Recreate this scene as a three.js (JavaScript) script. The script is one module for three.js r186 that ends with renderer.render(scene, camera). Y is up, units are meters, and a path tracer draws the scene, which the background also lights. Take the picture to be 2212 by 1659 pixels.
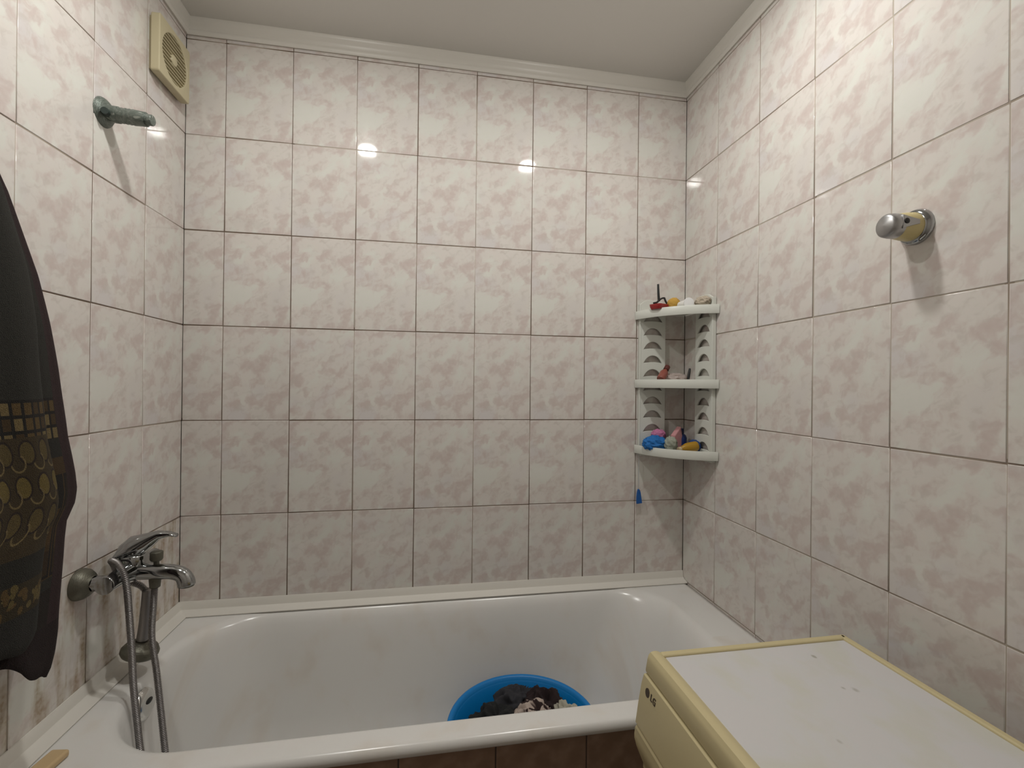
import * as THREE from 'three';
import { mergeGeometries, mergeVertices, toCreasedNormals } from 'three/addons/utils/BufferGeometryUtils.js';
import { RoundedBoxGeometry } from 'three/addons/geometries/RoundedBoxGeometry.js';
import { ImprovedNoise } from 'three/addons/math/ImprovedNoise.js';
import { FontLoader } from 'three/addons/loaders/FontLoader.js';
import { TextGeometry } from 'three/addons/geometries/TextGeometry.js';
import { RectAreaLightUniformsLib } from 'three/addons/lights/RectAreaLightUniformsLib.js';

// ---------------------------------------------------------------- camera, light, exposure
const scene = new THREE.Scene();
scene.background = new THREE.Color(0x000000);
const renderer = new THREE.WebGLRenderer({ antialias: true });
renderer.toneMapping = THREE.LinearToneMapping;
renderer.toneMappingExposure = 1.32;
renderer.shadowMap.enabled = true;
renderer.shadowMap.type = THREE.PCFSoftShadowMap;
RectAreaLightUniformsLib.init();

const camera = new THREE.PerspectiveCamera(79.13, 2212 / 1659, 0.02, 20);
camera.position.set(0.7651, 1.3406, 1.6124);
{
  const right = new THREE.Vector3(0.98478, 0.01091, 0.17345), up = new THREE.Vector3(-0.01134, 0.99993, 0.00151), back = new THREE.Vector3(-0.17342, -0.00346, 0.98484);
  camera.quaternion.setFromRotationMatrix(new THREE.Matrix4().makeBasis(right, up, back));
}
const LAMP_COLOR = new THREE.Color(1.0, 0.985, 0.94);
const LAMP_POWER = 262;          // radiance of each ceiling lamp's face
const LAMP_GLOW = 0.11;          // what its domed rim sends sideways, in candela
const LAMP_SPOTS = [[0.455, 0.705, 'round flat white lamp in the ceiling on the tap side'], [1.24, 0.705, 'round flat white lamp in the ceiling on the washing machine side']];

// ---------------------------------------------------------------- measures
const W = 1.708, D = 2.0, H = 2.48, RIM = 0.617, TW = 0.2, TH = 0.3, ROW0 = 0.02;   // tile joints at ROW0 + k * TH
// ---------------------------------------------------------------- helpers
function rng(seed) { let a = seed >>> 0; return () => { a = (a + 0x6D2B79F5) | 0; let t = Math.imul(a ^ (a >>> 15), 1 | a); t = (t + Math.imul(t ^ (t >>> 7), 61 | t)) ^ t; return ((t ^ (t >>> 14)) >>> 0) / 4294967296; }; }
const perlin = new ImprovedNoise();
const noise = (x, y, z = 0) => perlin.noise(x, y, z);
function fbm(x, y, z, oct = 4) { let s = 0, a = 0.5; for (let i = 0; i < oct; i++) { s += a * noise(x, y, z + i * 7.3); x *= 2.03; y *= 2.03; z *= 1.7; a *= 0.5; } return s; }
const sstep = (a, b, x) => { const t = Math.min(1, Math.max(0, (x - a) / (b - a))); return t * t * (3 - 2 * t); };
const lerp = (a, b, t) => a + (b - a) * t;
const used = {};
function numbered(name) { const n = used[name] = (used[name] ?? -1) + 1; return n ? `${name}_${String(n).padStart(3, '0')}` : name; }
function shade(o) { o.castShadow = true; o.receiveShadow = true; return o; }
function part(name, geo, mat, parent) { const m = shade(new THREE.Mesh(geo, mat)); m.name = name; parent.add(m); return m; }
function thing(name, label, category, pos = [0, 0, 0], group) {
  const g = new THREE.Group(); g.name = numbered(name); g.position.set(...pos); g.userData = { label, category }; if (group) g.userData.group = group; scene.add(g); return g;
}
function single(name, label, category, geo, mat, pos = [0, 0, 0], group) {
  const m = shade(new THREE.Mesh(geo, mat)); m.name = numbered(name); m.position.set(...pos); m.userData = { label, category }; if (group) m.userData.group = group; scene.add(m); return m;
}
function struct(name, geo, mat, label, category) { const m = shade(new THREE.Mesh(geo, mat)); m.name = name; m.userData = { kind: 'structure', label, category }; scene.add(m); return m; }
const std = (c, roughness = 0.5, extra = {}) => new THREE.MeshStandardMaterial({ color: Array.isArray(c) ? new THREE.Color().setRGB(...c) : c, roughness, ...extra });
function box(w, h, d, x = 0, y = 0, z = 0, r = 0) { const g = r ? new RoundedBoxGeometry(w, h, d, 3, r) : new THREE.BoxGeometry(w, h, d); g.translate(x, y, z); return g; }
function lathe(pts, seg = 40) { return new THREE.LatheGeometry(pts.map(p => new THREE.Vector2(Math.max(p[0], 0), p[1])), seg); }
function merged(list) { return mergeGeometries(list.map(g => { const h = g.index ? g.toNonIndexed() : g; for (const k of Object.keys(h.attributes)) if (!['position', 'normal', 'uv'].includes(k)) h.deleteAttribute(k); return h; })); }
const V = (x, y, z) => new THREE.Vector3(x, y, z);
function aim(geo, from, to) {   // a shape standing along +y from the origin, set to start at from and point to to
  const q = new THREE.Quaternion().setFromUnitVectors(V(0, 1, 0), to.clone().sub(from).normalize());
  return geo.applyQuaternion(q).translate(from.x, from.y, from.z);
}
function dataTex(w, h, f, srgb = true) {
  const d = new Uint8Array(w * h * 4);
  for (let y = 0; y < h; y++) for (let x = 0; x < w; x++) { const c = f(x / w, y / h, x, y), i = (y * w + x) * 4; d[i] = c[0] * 255; d[i + 1] = c[1] * 255; d[i + 2] = c[2] * 255; d[i + 3] = 255; }
  const t = new THREE.DataTexture(d, w, h); t.magFilter = THREE.LinearFilter; t.minFilter = THREE.LinearMipmapLinearFilter; t.generateMipmaps = true; t.wrapS = t.wrapT = THREE.RepeatWrapping;
  if (srgb) t.colorSpace = THREE.SRGBColorSpace; t.needsUpdate = true; return t;
}
const clamp01 = c => c.map(v => Math.min(1, Math.max(0, v)));
const mixc = (a, b, t) => a.map((v, i) => lerp(v, b[i], t));
// tube along points, with radius(t); ribbed hoses use many rings
function sweep(points, radius, rings, sides, closed = true) {
  const curve = new THREE.CatmullRomCurve3(points, false, 'centripetal');
  const fr = curve.computeFrenetFrames(rings, false), pos = [], uv = [], idx = [];
  for (let i = 0; i <= rings; i++) {
    const t = i / rings, p = curve.getPointAt(t), r = typeof radius === 'function' ? radius(t) : radius;
    for (let j = 0; j <= sides; j++) { const a = j / sides * Math.PI * 2, n = fr.normals[i].clone().multiplyScalar(Math.cos(a)).addScaledVector(fr.binormals[i], Math.sin(a)); pos.push(p.x + n.x * r, p.y + n.y * r, p.z + n.z * r); uv.push(t * 8, j / sides); }
  }
  for (let i = 0; i < rings; i++) for (let j = 0; j < sides; j++) { const a = i * (sides + 1) + j, b = a + sides + 1; idx.push(a, a + 1, b, b, a + 1, b + 1); }
  if (closed) for (const i of [0, rings]) { const p = curve.getPointAt(i / rings), c = pos.length / 3; pos.push(p.x, p.y, p.z); uv.push(0, 0); for (let j = 0; j < sides; j++) { const a = i * (sides + 1) + j; if (i) idx.push(c, a, a + 1); else idx.push(c, a + 1, a); } }
  const g = new THREE.BufferGeometry(); g.setAttribute('position', new THREE.Float32BufferAttribute(pos, 3)); g.setAttribute('uv', new THREE.Float32BufferAttribute(uv, 2)); g.setIndex(idx); g.computeVertexNormals(); return g;
}
// a lump of sponge, cloth and the like: a sphere pushed in and out by noise
function lump(rx, ry, rz, amp, freq, seed, seg = 40, ridged = false) {
  let g = new THREE.SphereGeometry(1, seg, Math.round(seg * 0.7)); g.deleteAttribute('uv'); g.deleteAttribute('normal'); g = mergeVertices(g, 1e-4);
  const p = g.attributes.position;
  for (let i = 0; i < p.count; i++) {
    const x = p.getX(i), y = p.getY(i), z = p.getZ(i);
    let n = fbm(x * freq + seed, y * freq, z * freq + seed * 0.7, 3) * 2; if (ridged) n = 0.6 - Math.abs(n) * 2.2;
    const k = 1 + amp * n; p.setXYZ(i, x * rx * k, y * ry * k, z * rz * k);
  }
  g.computeVertexNormals();
  const uv = []; for (let i = 0; i < p.count; i++) uv.push(p.getX(i) * 4 + p.getY(i) * 2, p.getZ(i) * 4 + p.getY(i) * 3);
  g.setAttribute('uv', new THREE.Float32BufferAttribute(uv, 2)); return g;
}
// lofted rings with the same number of points each
function loft(rings, cap = true) {
  const n = rings[0].length, pos = [], uv = [], idx = [];
  rings.forEach((r, k) => r.forEach((p, i) => { pos.push(p.x, p.y, p.z); uv.push(p.x * 1.0, p.z + p.y); }));
  for (let k = 0; k < rings.length - 1; k++) for (let i = 0; i < n; i++) { const a = k * n + i, b = k * n + (i + 1) % n, c = a + n, d = b + n; idx.push(a, b, c, b, d, c); }
  if (cap) { const r = rings.at(-1), c = r.reduce((s, p) => s.add(p), V(0, 0, 0)).divideScalar(n); const ci = pos.length / 3; pos.push(c.x, c.y, c.z); uv.push(c.x, c.z); const o = (rings.length - 1) * n; for (let i = 0; i < n; i++) idx.push(o + i, o + (i + 1) % n, ci); }
  const g = new THREE.BufferGeometry(); g.setAttribute('position', new THREE.Float32BufferAttribute(pos, 3)); g.setAttribute('uv', new THREE.Float32BufferAttribute(uv, 2)); g.setIndex(idx); g.computeVertexNormals(); return g;
}
function roundRect(x0, x1, z0, z1, rL, rR, y, N = 12, M = 10) {
  const out = [], cs = [[x1 - rR, z1 - rR, 0, rR], [x0 + rL, z1 - rL, 1, rL], [x0 + rL, z0 + rL, 2, rL], [x1 - rR, z0 + rR, 3, rR]];
  for (let k = 0; k < 4; k++) {
    const [cx, cz, q, r] = cs[k], [nx, nz, nq, nr] = cs[(k + 1) % 4];
    for (let i = 0; i <= N; i++) { const a = (q + i / N) * Math.PI / 2; out.push(V(cx + r * Math.cos(a), y, cz + r * Math.sin(a))); }
    const a = (q + 1) * Math.PI / 2, p0 = V(cx + r * Math.cos(a), y, cz + r * Math.sin(a)), p1 = V(nx + nr * Math.cos(a), y, nz + nr * Math.sin(a));
    for (let i = 1; i < M; i++) out.push(p0.clone().lerp(p1, i / M));
  }
  return out;
}
// a profile [[out, up], ...] drawn along a straight line
function extrudeProfile(pts, len) { const s = new THREE.Shape(); pts.forEach((p, i) => i ? s.lineTo(p[0], p[1]) : s.moveTo(p[0], p[1])); return new THREE.ExtrudeGeometry(s, { depth: len, bevelEnabled: false }); }

// ---------------------------------------------------------------- materials
function tilePrint(seed, stain = 0) {   // marbled print of a 20 x 30 cm tile
  const cream = [0.855, 0.835, 0.81], pink = [0.792, 0.735, 0.715], pale = [0.86, 0.86, 0.83], grey = [0.79, 0.76, 0.735], lilac = [0.83, 0.81, 0.81];
  return dataTex(320, 480, (u, v) => {
    const x = u * 20, y = v * 30, ca = Math.cos(0.7), sa = Math.sin(0.7);
    const wx = x + 2.2 * fbm(x * 0.3 + seed, y * 0.3, 3, 3), wy = y + 2.2 * fbm(x * 0.3, y * 0.3 + seed, 9, 3);
    const a = (wx * ca + wy * sa) * 0.72, b = -wx * sa + wy * ca;
    const n1 = fbm(a * 0.27 + seed * 3.1, b * 0.27, seed, 5), n2 = fbm(a * 0.55 + 40, b * 0.55 + seed * 5, 2, 4), n3 = fbm(a * 0.13 + 9 + seed, b * 0.13, 5, 4), n4 = fbm(x * 0.07 + seed, y * 0.07 + 30, 8, 2), n5 = fbm(x * 0.9, y * 0.9 + seed, 6, 3);
    const edge = 0.07 * Math.pow(Math.abs(u - 0.5) * 2, 2.5);
    let c = mixc(cream, lilac, sstep(0.0, 0.3, n4) * 0.7);
    c = mixc(c, pink, sstep(-0.06, 0.36, n1 + edge - 0.02 + n5 * 0.10) * (0.78 + 0.3 * n5));
    c = mixc(c, grey, sstep(0.02, 0.36, n2 + n5 * 0.12) * 0.55);
    c = mixc(c, pale, sstep(0.0, 0.26, n3) * sstep(0.16, -0.1, n1) * 0.9);
    if (stain) {
      const drip = fbm(x * 0.25 + stain * 9, y * 0.05, 1, 4) + 0.35 * fbm(x * 0.9, y * 0.12 + stain, 4, 3);
      const s = sstep(-0.08, 0.46, drip + 0.04) * 0.7;
      c = mixc(c, [0.56, 0.47, 0.35], s * (0.6 + 0.4 * sstep(-0.2, 0.3, fbm(x, y, stain, 3))));
    }
    return clamp01(c);
  });
}
const PRINTS = [1.3, 4.7, 8.9].map(s => tilePrint(s));
const glaze = { roughness: 0.05, metalness: 0 };
const TILE_MATS = PRINTS.map(map => new THREE.MeshStandardMaterial({ map, ...glaze }));
const STAINED_MATS = [1, 2].map(k => new THREE.MeshStandardMaterial({ map: tilePrint(4.7, k), roughness: 0.2 }));
const grain = dataTex(256, 256, (u, v) => { const n = 0.5 + 0.5 * fbm(u * 24, v * 24, 1, 4); return [n, n, n]; }, false);
const M = {
  enamel: std([0.73, 0.72, 0.695], 0.22, { map: dataTex(512, 512, (u, v) => { const n = fbm(u * 9, v * 9, 2, 4), k = 1 - 0.025 * sstep(0.1, 0.5, n); return clamp01([k, k * (1 - 0.015 * sstep(0, 0.4, n)), k * (1 - 0.03 * sstep(0, 0.4, n))]); }) }),
  pvc: std([0.70, 0.675, 0.62], 0.35),
  ceiling: std([0.72, 0.705, 0.67], 0.3),
  plaster: std([0.62, 0.57, 0.53], 0.8),
  floor: std([0.16, 0.11, 0.08], 0.4),
  chrome: std([0.42, 0.435, 0.44], 0.22, { metalness: 1, roughnessMap: grain }),
  hose: std([0.28, 0.265, 0.26], 0.4, { metalness: 1 }),
  tarnish: std([0.15, 0.145, 0.115], 0.45, { metalness: 0.7, bumpMap: grain, bumpScale: 0.0008 }),
  verdigris: std([1, 1, 1], 0.45, { metalness: 0.35, bumpMap: grain, bumpScale: 0.0012, map: dataTex(256, 256, (u, v) => { const n = fbm(u * 10, v * 10, 4, 4); return clamp01(mixc([0.47, 0.495, 0.47], mixc([0.36, 0.40, 0.37], [0.62, 0.64, 0.61], sstep(0.1, 0.4, n)), sstep(-0.2, 0.25, n))); }) }),
  creamPlastic: std([0.56, 0.48, 0.275], 0.42),
  fanPlastic: std([0.55, 0.49, 0.32], 0.45),
  shelfPlastic: std([0.70, 0.715, 0.66], 0.33),
  laminate: std([1, 1, 1], 0.3, { map: dataTex(512, 512, (u, v) => {
    const n = fbm(u * 5, v * 5, 3, 4), m = fbm(u * 30, v * 30, 6, 3); let c = mixc([0.80, 0.795, 0.795], [0.79, 0.785, 0.755], sstep(-0.1, 0.25, n));
    const spot = (x, y, r, k) => { const d = Math.hypot(u - x, v - y) + m * r * 0.8; c = mixc(c, [0.53, 0.52, 0.47], sstep(r, r * 0.3, d) * k); };
    spot(0.72, 0.09, 0.012, 0.6); spot(0.70, 0.245, 0.014, 0.4); spot(0.66, 0.235, 0.010, 0.5); spot(0.40, 0.4, 0.01, 0.3); return clamp01(c);
  }) }),
  blue: std([0.0, 0.135, 0.44], 0.38),
  black: std([0.012, 0.012, 0.012], 0.5),
};

// ---------------------------------------------------------------- room shell
const tileGeoCache = new Map();
function tileGeo(w, h, u0, u1, v0, v1) {
  const key = [w, h, u0, u1, v0, v1].map(a => a.toFixed(4)).join();
  if (tileGeoCache.has(key)) return tileGeoCache.get(key);
  const r = 0.0016, t = 0.006, rings = [[0, -t, 0], [0, -r, 0], [r * 0.3, -r * 0.3, 0.7], [r, 0, 1]], pos = [], nor = [], uv = [], idx = [];
  for (const [inset, z, nz] of rings) for (const [sx, sy] of [[-1, -1], [1, -1], [1, 1], [-1, 1]]) {
    const x = sx * (w / 2 - inset), y = sy * (h / 2 - inset); pos.push(x, y, z);
    const k = Math.sqrt(1 - nz * nz) / Math.SQRT2; nor.push(sx * k, sy * k, nz); uv.push(lerp(u0, u1, x / w + 0.5), lerp(v0, v1, y / h + 0.5));
  }
  for (let k = 0; k < 3; k++) for (let i = 0; i < 4; i++) { const a = k * 4 + i, b = k * 4 + (i + 1) % 4; idx.push(a, b, b + 4, a, b + 4, a + 4); }
  idx.push(12, 13, 14, 12, 14, 15);
  const g = new THREE.BufferGeometry(); g.setAttribute('position', new THREE.Float32BufferAttribute(pos, 3)); g.setAttribute('normal', new THREE.Float32BufferAttribute(nor, 3)); g.setAttribute('uv', new THREE.Float32BufferAttribute(uv, 2)); g.setIndex(idx);
  tileGeoCache.set(key, g); return g;
}
// grout seen in the joints: light beige cement, dirty dark brown along some joints
function groutMat(len, cols, rows, seed, dirty) {
  const S = 1024, r = rng(seed), cd = cols.map(() => r()), rd = rows.map(() => r());
  return std([1, 1, 1], 0.9, { map: dataTex(S, S, (u, v) => {
    const x = u * len, y = v * H; let k = 0;
    cols.forEach((c, i) => { if (Math.abs(x - c) < 0.006) k = Math.max(k, sstep(-0.25, 0.25, fbm(y * 3 + i * 5, i, seed, 3) + cd[i] * 0.5 - 0.25 + dirty)); });
    rows.forEach((c, i) => { if (Math.abs(y - c) < 0.006) k = Math.max(k, sstep(-0.25, 0.25, fbm(x * 3 + i * 5, i + 40, seed, 3) + rd[i] * 0.5 - 0.2 + dirty)); });
    return mixc([0.70, 0.66, 0.61], [0.43, 0.365, 0.31], k);
  }) });
}
const ROWS = []; for (let k = 0; k < 10; k++) ROWS.push(ROW0 + k * TH);
function tiledWall(name, label, len, lines, y0, place, seed, dirty, pick) {
  const rows = ROWS.filter(y => y > y0 && y < H - 0.01), bed = new THREE.BoxGeometry(len, H, 0.06).translate(len / 2, H / 2, -0.03 - 0.0013);
  const p = bed.attributes.position, uv = []; for (let i = 0; i < p.count; i++) uv.push(p.getX(i) / len, p.getY(i) / H); bed.setAttribute('uv', new THREE.Float32BufferAttribute(uv, 2));
  const wall = struct(name, bed, groutMat(len, lines, rows, seed, dirty), label, 'wall'); place(wall);
  const ys = [y0, ...rows, H - 0.002], xs = [-0.0006, ...lines, len + 0.0006], r = rng(seed * 17 + 3);
  for (let j = 0; j < ys.length - 1; j++) for (let i = 0; i < xs.length - 1; i++) {
    const g = 0.0006 + 0.0004 * Math.floor(r() * 3), gy = 0.0008 + 0.0004 * Math.floor(r() * 3);
    let w = xs[i + 1] - xs[i], h = ys[j + 1] - ys[j]; if (w < 0.012 || h < 0.012) continue;
    const full = w > TW - 0.01, fullH = h > TH - 0.01;
    const u0 = full ? 0 : (i === 0 ? 1 - w / TW : 0), u1 = full ? 1 : u0 + w / TW, v0 = fullH ? 0 : 0, v1 = fullH ? 1 : h / TH;
    const m = part('tile', tileGeo(w - 2 * g, h - 2 * gy, u0, u1, v0, v1), pick(i, j, (xs[i] + xs[i + 1]) / 2, (ys[j] + ys[j + 1]) / 2, r), wall);
    m.position.set((xs[i] + xs[i + 1]) / 2 + (r() - 0.5) * 0.0006, (ys[j] + ys[j + 1]) / 2 + (r() - 0.5) * 0.0008, (r() - 0.5) * 0.0008);
    m.rotation.set((r() - 0.5) * 0.005, (r() - 0.5) * 0.006, (r() - 0.5) * 0.003);
  }
  return wall;
}
const pickTile = (i, j, x, y, r) => TILE_MATS[(r() < 0.72 ? (j % 2 ? 0 : 1) : Math.floor(r() * 3)) % 3];
const backLines = []; for (let k = 0; k < 8; k++) backLines.push(0.115 + k * TW);
tiledWall('wall_back', 'pink and cream marbled tile wall behind the bathtub', W, backLines, 0.32, () => {}, 5, 0.12, pickTile);
const sideLines = []; for (let k = 1; k < 10; k++) sideLines.push(k * TW);
// left wall: local x runs from the front of the room to the back corner
tiledWall('wall_left', 'pink and cream marbled tile wall with tap and extractor fan', D, sideLines, 0.02, w => { w.rotation.y = Math.PI / 2; w.position.set(0, 0, D); }, 9, 0.0,
  (i, j, x, y, r) => { const z = D - x; if (y > 0.6 && y < 0.95 && z < 0.8) { const k = r(); return STAINED_MATS[k < 0.5 ? 0 : 1]; } return pickTile(i, j, x, y, r); });
const rightLines = []; for (let k = 0; k < 10; k++) rightLines.push(0.196 + k * TW);
tiledWall('wall_right', 'pink and cream marbled tile wall beside the washing machine', D, rightLines.filter(x => x < D - 0.01), 0.02, w => { w.rotation.y = -Math.PI / 2; w.position.set(W, 0, 0); }, 14, -0.12, pickTile);
{
  // wall behind the camera, with the door
  const s = new THREE.Shape(); s.moveTo(-0.06, 0); s.lineTo(W + 0.06, 0); s.lineTo(W + 0.06, H); s.lineTo(-0.06, H); s.closePath();
  const hole = new THREE.Path(); hole.moveTo(0.42, 0.004); hole.lineTo(1.12, 0.004); hole.lineTo(1.12, 2.02); hole.lineTo(0.42, 2.02); hole.closePath(); s.holes.push(hole);
  struct('wall_front', new THREE.ExtrudeGeometry(s, { depth: 0.06, bevelEnabled: false }).translate(0, 0, D), M.plaster, 'plain plastered wall with the door opposite the bathtub', 'wall');
  const door = new THREE.Group(); door.name = 'door_1'; door.userData = { kind: 'structure', label: 'white wooden door opposite the bathtub', category: 'door' }; scene.add(door);
  const dm = std([0.62, 0.59, 0.54], 0.45);
  part('leaf', merged([box(0.69, 2.0, 0.035, 0.77, 1.012, D + 0.03, 0.004), box(0.5, 0.75, 0.012, 0.77, 0.55, D + 0.012, 0.004), box(0.5, 0.85, 0.012, 0.77, 1.45, D + 0.012, 0.004)]), dm, door);
  part('handle', merged([box(0.03, 0.12, 0.008, 1.06, 1.02, D + 0.009, 0.003), aim(new THREE.CylinderGeometry(0.008, 0.008, 0.1, 12).translate(0, 0.05, 0), V(1.06, 1.03, D - 0.02), V(0.96, 1.03, D - 0.02)), aim(new THREE.CylinderGeometry(0.008, 0.008, 0.035, 12).translate(0, 0.017, 0), V(1.06, 1.03, D + 0.01), V(1.06, 1.03, D - 0.025))]), M.chrome, door);
}
struct('floor', new THREE.BoxGeometry(W + 0.12, 0.06, D + 0.12).translate(W / 2, -0.03, D / 2), M.floor, 'dark brown bathroom floor', 'floor');
struct('ceiling', new THREE.BoxGeometry(W + 0.12, 0.06, D + 0.12).translate(W / 2, H + 0.03, D / 2), M.ceiling, 'plain satin beige ceiling panel', 'ceiling');
{
  // cove mouldings under the ceiling
  const pr = [[0, 2.431], [0.006, 2.43], [0.009, 2.433], [0.010, 2.438], [0.0095, 2.443], [0.0075, 2.447], [0.0085, 2.453], [0.0105, 2.460], [0.0135, 2.466], [0.0165, 2.470], [0.018, 2.474], [0.018, H], [0, H]];
  const run = (n, len, ry, x, z, label) => { const g = toCreasedNormals(extrudeProfile(pr, len), 0.6); g.rotateY(ry); g.translate(x, 0, z); struct(n, g, M.pvc, label, 'cornice'); };
  run('trim_1', W, -Math.PI / 2, W, 0, 'white cove cornice between the ceiling and the bathtub wall');
  run('trim_2', D, 0, 0, 0, 'white cove cornice above the extractor fan');
  run('trim_3', D, Math.PI, W, D, 'white cove cornice on the wall beside the washing machine');
  run('trim_4', W, Math.PI / 2, 0, D, 'white cove cornice above the door');
  // plastic angle strips that close the gap between bathtub and tiles
  const ps = [[0, RIM + 0.001], [0.036, RIM + 0.001], [0.037, RIM + 0.004], [0.034, RIM + 0.006], [0.016, RIM + 0.009], [0.009, RIM + 0.014], [0.0065, RIM + 0.02], [0.005, RIM + 0.034], [0.003, RIM + 0.037], [0, RIM + 0.037]];
  const strip = (n, len, ry, x, z, label) => { const g = toCreasedNormals(extrudeProfile(ps, len), 0.5); g.rotateY(ry); g.translate(x, 0, z); struct(n, g, M.pvc, label, 'sealing strip'); };
  strip('trim_5', W - 0.002, -Math.PI / 2, W - 0.001, 0.0005, 'white plastic sealing strip along the long back rim of the bathtub');
  strip('trim_6', 0.66, 0, 0.0005, 0.0, 'white plastic sealing strip on the bathtub rim under the tap');
}

// ---------------------------------------------------------------- ceiling lamps
for (const [x, z, label] of LAMP_SPOTS) {
  const g = thing('ceiling_lamp', label, 'lamp', [x, H, z], 'pair of ceiling lamps');
  part('ring', lathe([[0.036, 0], [0.053, 0], [0.053, -0.003], [0.049, -0.007], [0.040, -0.010], [0.0375, -0.010], [0.0375, 0]], 48), std([0.7, 0.7, 0.68], 0.3), g);
  part('diffuser', lathe([[0, -0.024], [0.02, -0.0235], [0.03, -0.0205], [0.0365, -0.012], [0.0365, 0]].reverse(), 40), new THREE.MeshStandardMaterial({ color: 0xffffff, roughness: 0.6, emissive: LAMP_COLOR, emissiveIntensity: LAMP_POWER * 0.12 }), g);
  const l = new THREE.RectAreaLight(LAMP_COLOR, LAMP_POWER, 0.066, 0.066); l.position.set(0, -0.026, 0); l.rotation.x = -Math.PI / 2; l.name = 'lamp_light'; g.add(l);
  const p = new THREE.PointLight(LAMP_COLOR, LAMP_GLOW, 0, 2); p.position.set(0, -0.016, 0); p.castShadow = true; p.shadow.radius = 1; p.name = 'lamp_glow'; g.add(p);
}

// ---------------------------------------------------------------- bathtub
{
  const R = [
    [0.012, 1.696, 0.010, 0.640, 0.03, 0.03, 0.588], [0.005, 1.703, 0.005, 0.652, 0.03, 0.03, 0.588], [0.003, 1.705, 0.003, 0.659, 0.03, 0.03, 0.594], [0.003, 1.705, 0.003, 0.661, 0.03, 0.03, 0.602], [0.004, 1.704, 0.004, 0.658, 0.03, 0.03, 0.611], [0.007, 1.701, 0.007, 0.651, 0.03, 0.03, 0.616], [0.014, 1.692, 0.014, 0.642, 0.03, 0.03, RIM],
    [0.072, 1.585, 0.028, 0.606, 0.19, 0.16, RIM], [0.080, 1.574, 0.033, 0.600, 0.195, 0.165, 0.6155], [0.087, 1.564, 0.039, 0.594, 0.2, 0.165, 0.611], [0.092, 1.553, 0.046, 0.587, 0.2, 0.165, 0.602], [0.097, 1.540, 0.053, 0.580, 0.2, 0.165, 0.585],
    [0.102, 1.522, 0.060, 0.573, 0.2, 0.165, 0.555], [0.108, 1.498, 0.070, 0.564, 0.2, 0.17, 0.50], [0.122, 1.45, 0.086, 0.550, 0.2, 0.17, 0.40], [0.137, 1.41, 0.100, 0.537, 0.19, 0.17, 0.32], [0.150, 1.385, 0.115, 0.522, 0.18, 0.16, 0.275], [0.175, 1.35, 0.138, 0.50, 0.16, 0.15, 0.245], [0.215, 1.30, 0.17, 0.465, 0.13, 0.12, 0.230], [0.30, 1.2, 0.22, 0.42, 0.09, 0.09, 0.224], [0.45, 1.05, 0.29, 0.345, 0.025, 0.025, 0.222]];
  const t = thing('bathtub', 'long white enamel bathtub between the tiled walls', 'bathtub', [0, 0, 0]);
  part('body', loft(R.map(r => roundRect(...r))), M.enamel, t);
  // overflow plate on the tap end
  const n = V(1, 0.12, 0).normalize(), c = V(0.1015, 0.572, 0.368);
  const plate = part('overflow_plate', aim(lathe([[0.0, 0.012], [0.012, 0.0125], [0.025, 0.011], [0.033, 0.006], [0.036, 0.0]].reverse(), 32), c, c.clone().add(n)), std([0.72, 0.72, 0.70], 0.15, { metalness: 0.9 }), t);
  part('overflow_hole', aim(new THREE.SphereGeometry(0.012, 20, 12).scale(0.5, 0.25, 1), c.clone().addScaledVector(n, 0.0118), c.clone().addScaledVector(n, 1)).translate(0.0005, 0.006, 0), M.black, plate);
  part('drain', lathe([[0.0, 0.002], [0.018, 0.002], [0.03, 0.004], [0.034, 0.0]].reverse(), 28).translate(0.42, 0.225, 0.32), M.chrome, t);
}
{
  // tiled panel that hides the underside of the bathtub
  const t = thing('bath_panel', 'dark brown tiled panel under the front rim of the bathtub', 'bath panel', [0, 0, 0]);
  part('bed', new THREE.BoxGeometry(W - 0.004, 0.586, 0.03).translate(W / 2, 0.293, 0.6235), std([0.12, 0.09, 0.07], 0.9), t);
  const brown = [0, 1, 2].map(k => std([1, 1, 1], 0.35, { map: dataTex(128, 192, (u, v) => { const n = fbm(u * 6 + k * 5, v * 9, k, 4); return clamp01(mixc([0.54, 0.44, 0.37], [0.62, 0.52, 0.45], sstep(-0.3, 0.4, n))); }) }));
  const r = rng(71);
  for (let j = 0; j < 2; j++) for (let i = 0; i < 9; i++) {
    const x0 = Math.max(0.003, -0.09 + i * 0.2), x1 = Math.min(W - 0.003, 0.11 + i * 0.2), y0 = j ? 0.286 : 0.004, y1 = j ? 0.585 : 0.286;
    const m = part('tile', tileGeo(x1 - x0 - 0.003, y1 - y0 - 0.003, 0, (x1 - x0) / TW, 0, (y1 - y0) / TH), brown[Math.floor(r() * 3)], t); m.position.set((x0 + x1) / 2, (y0 + y1) / 2, 0.6415 + (r() - 0.5) * 0.0006);
  }
}

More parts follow.
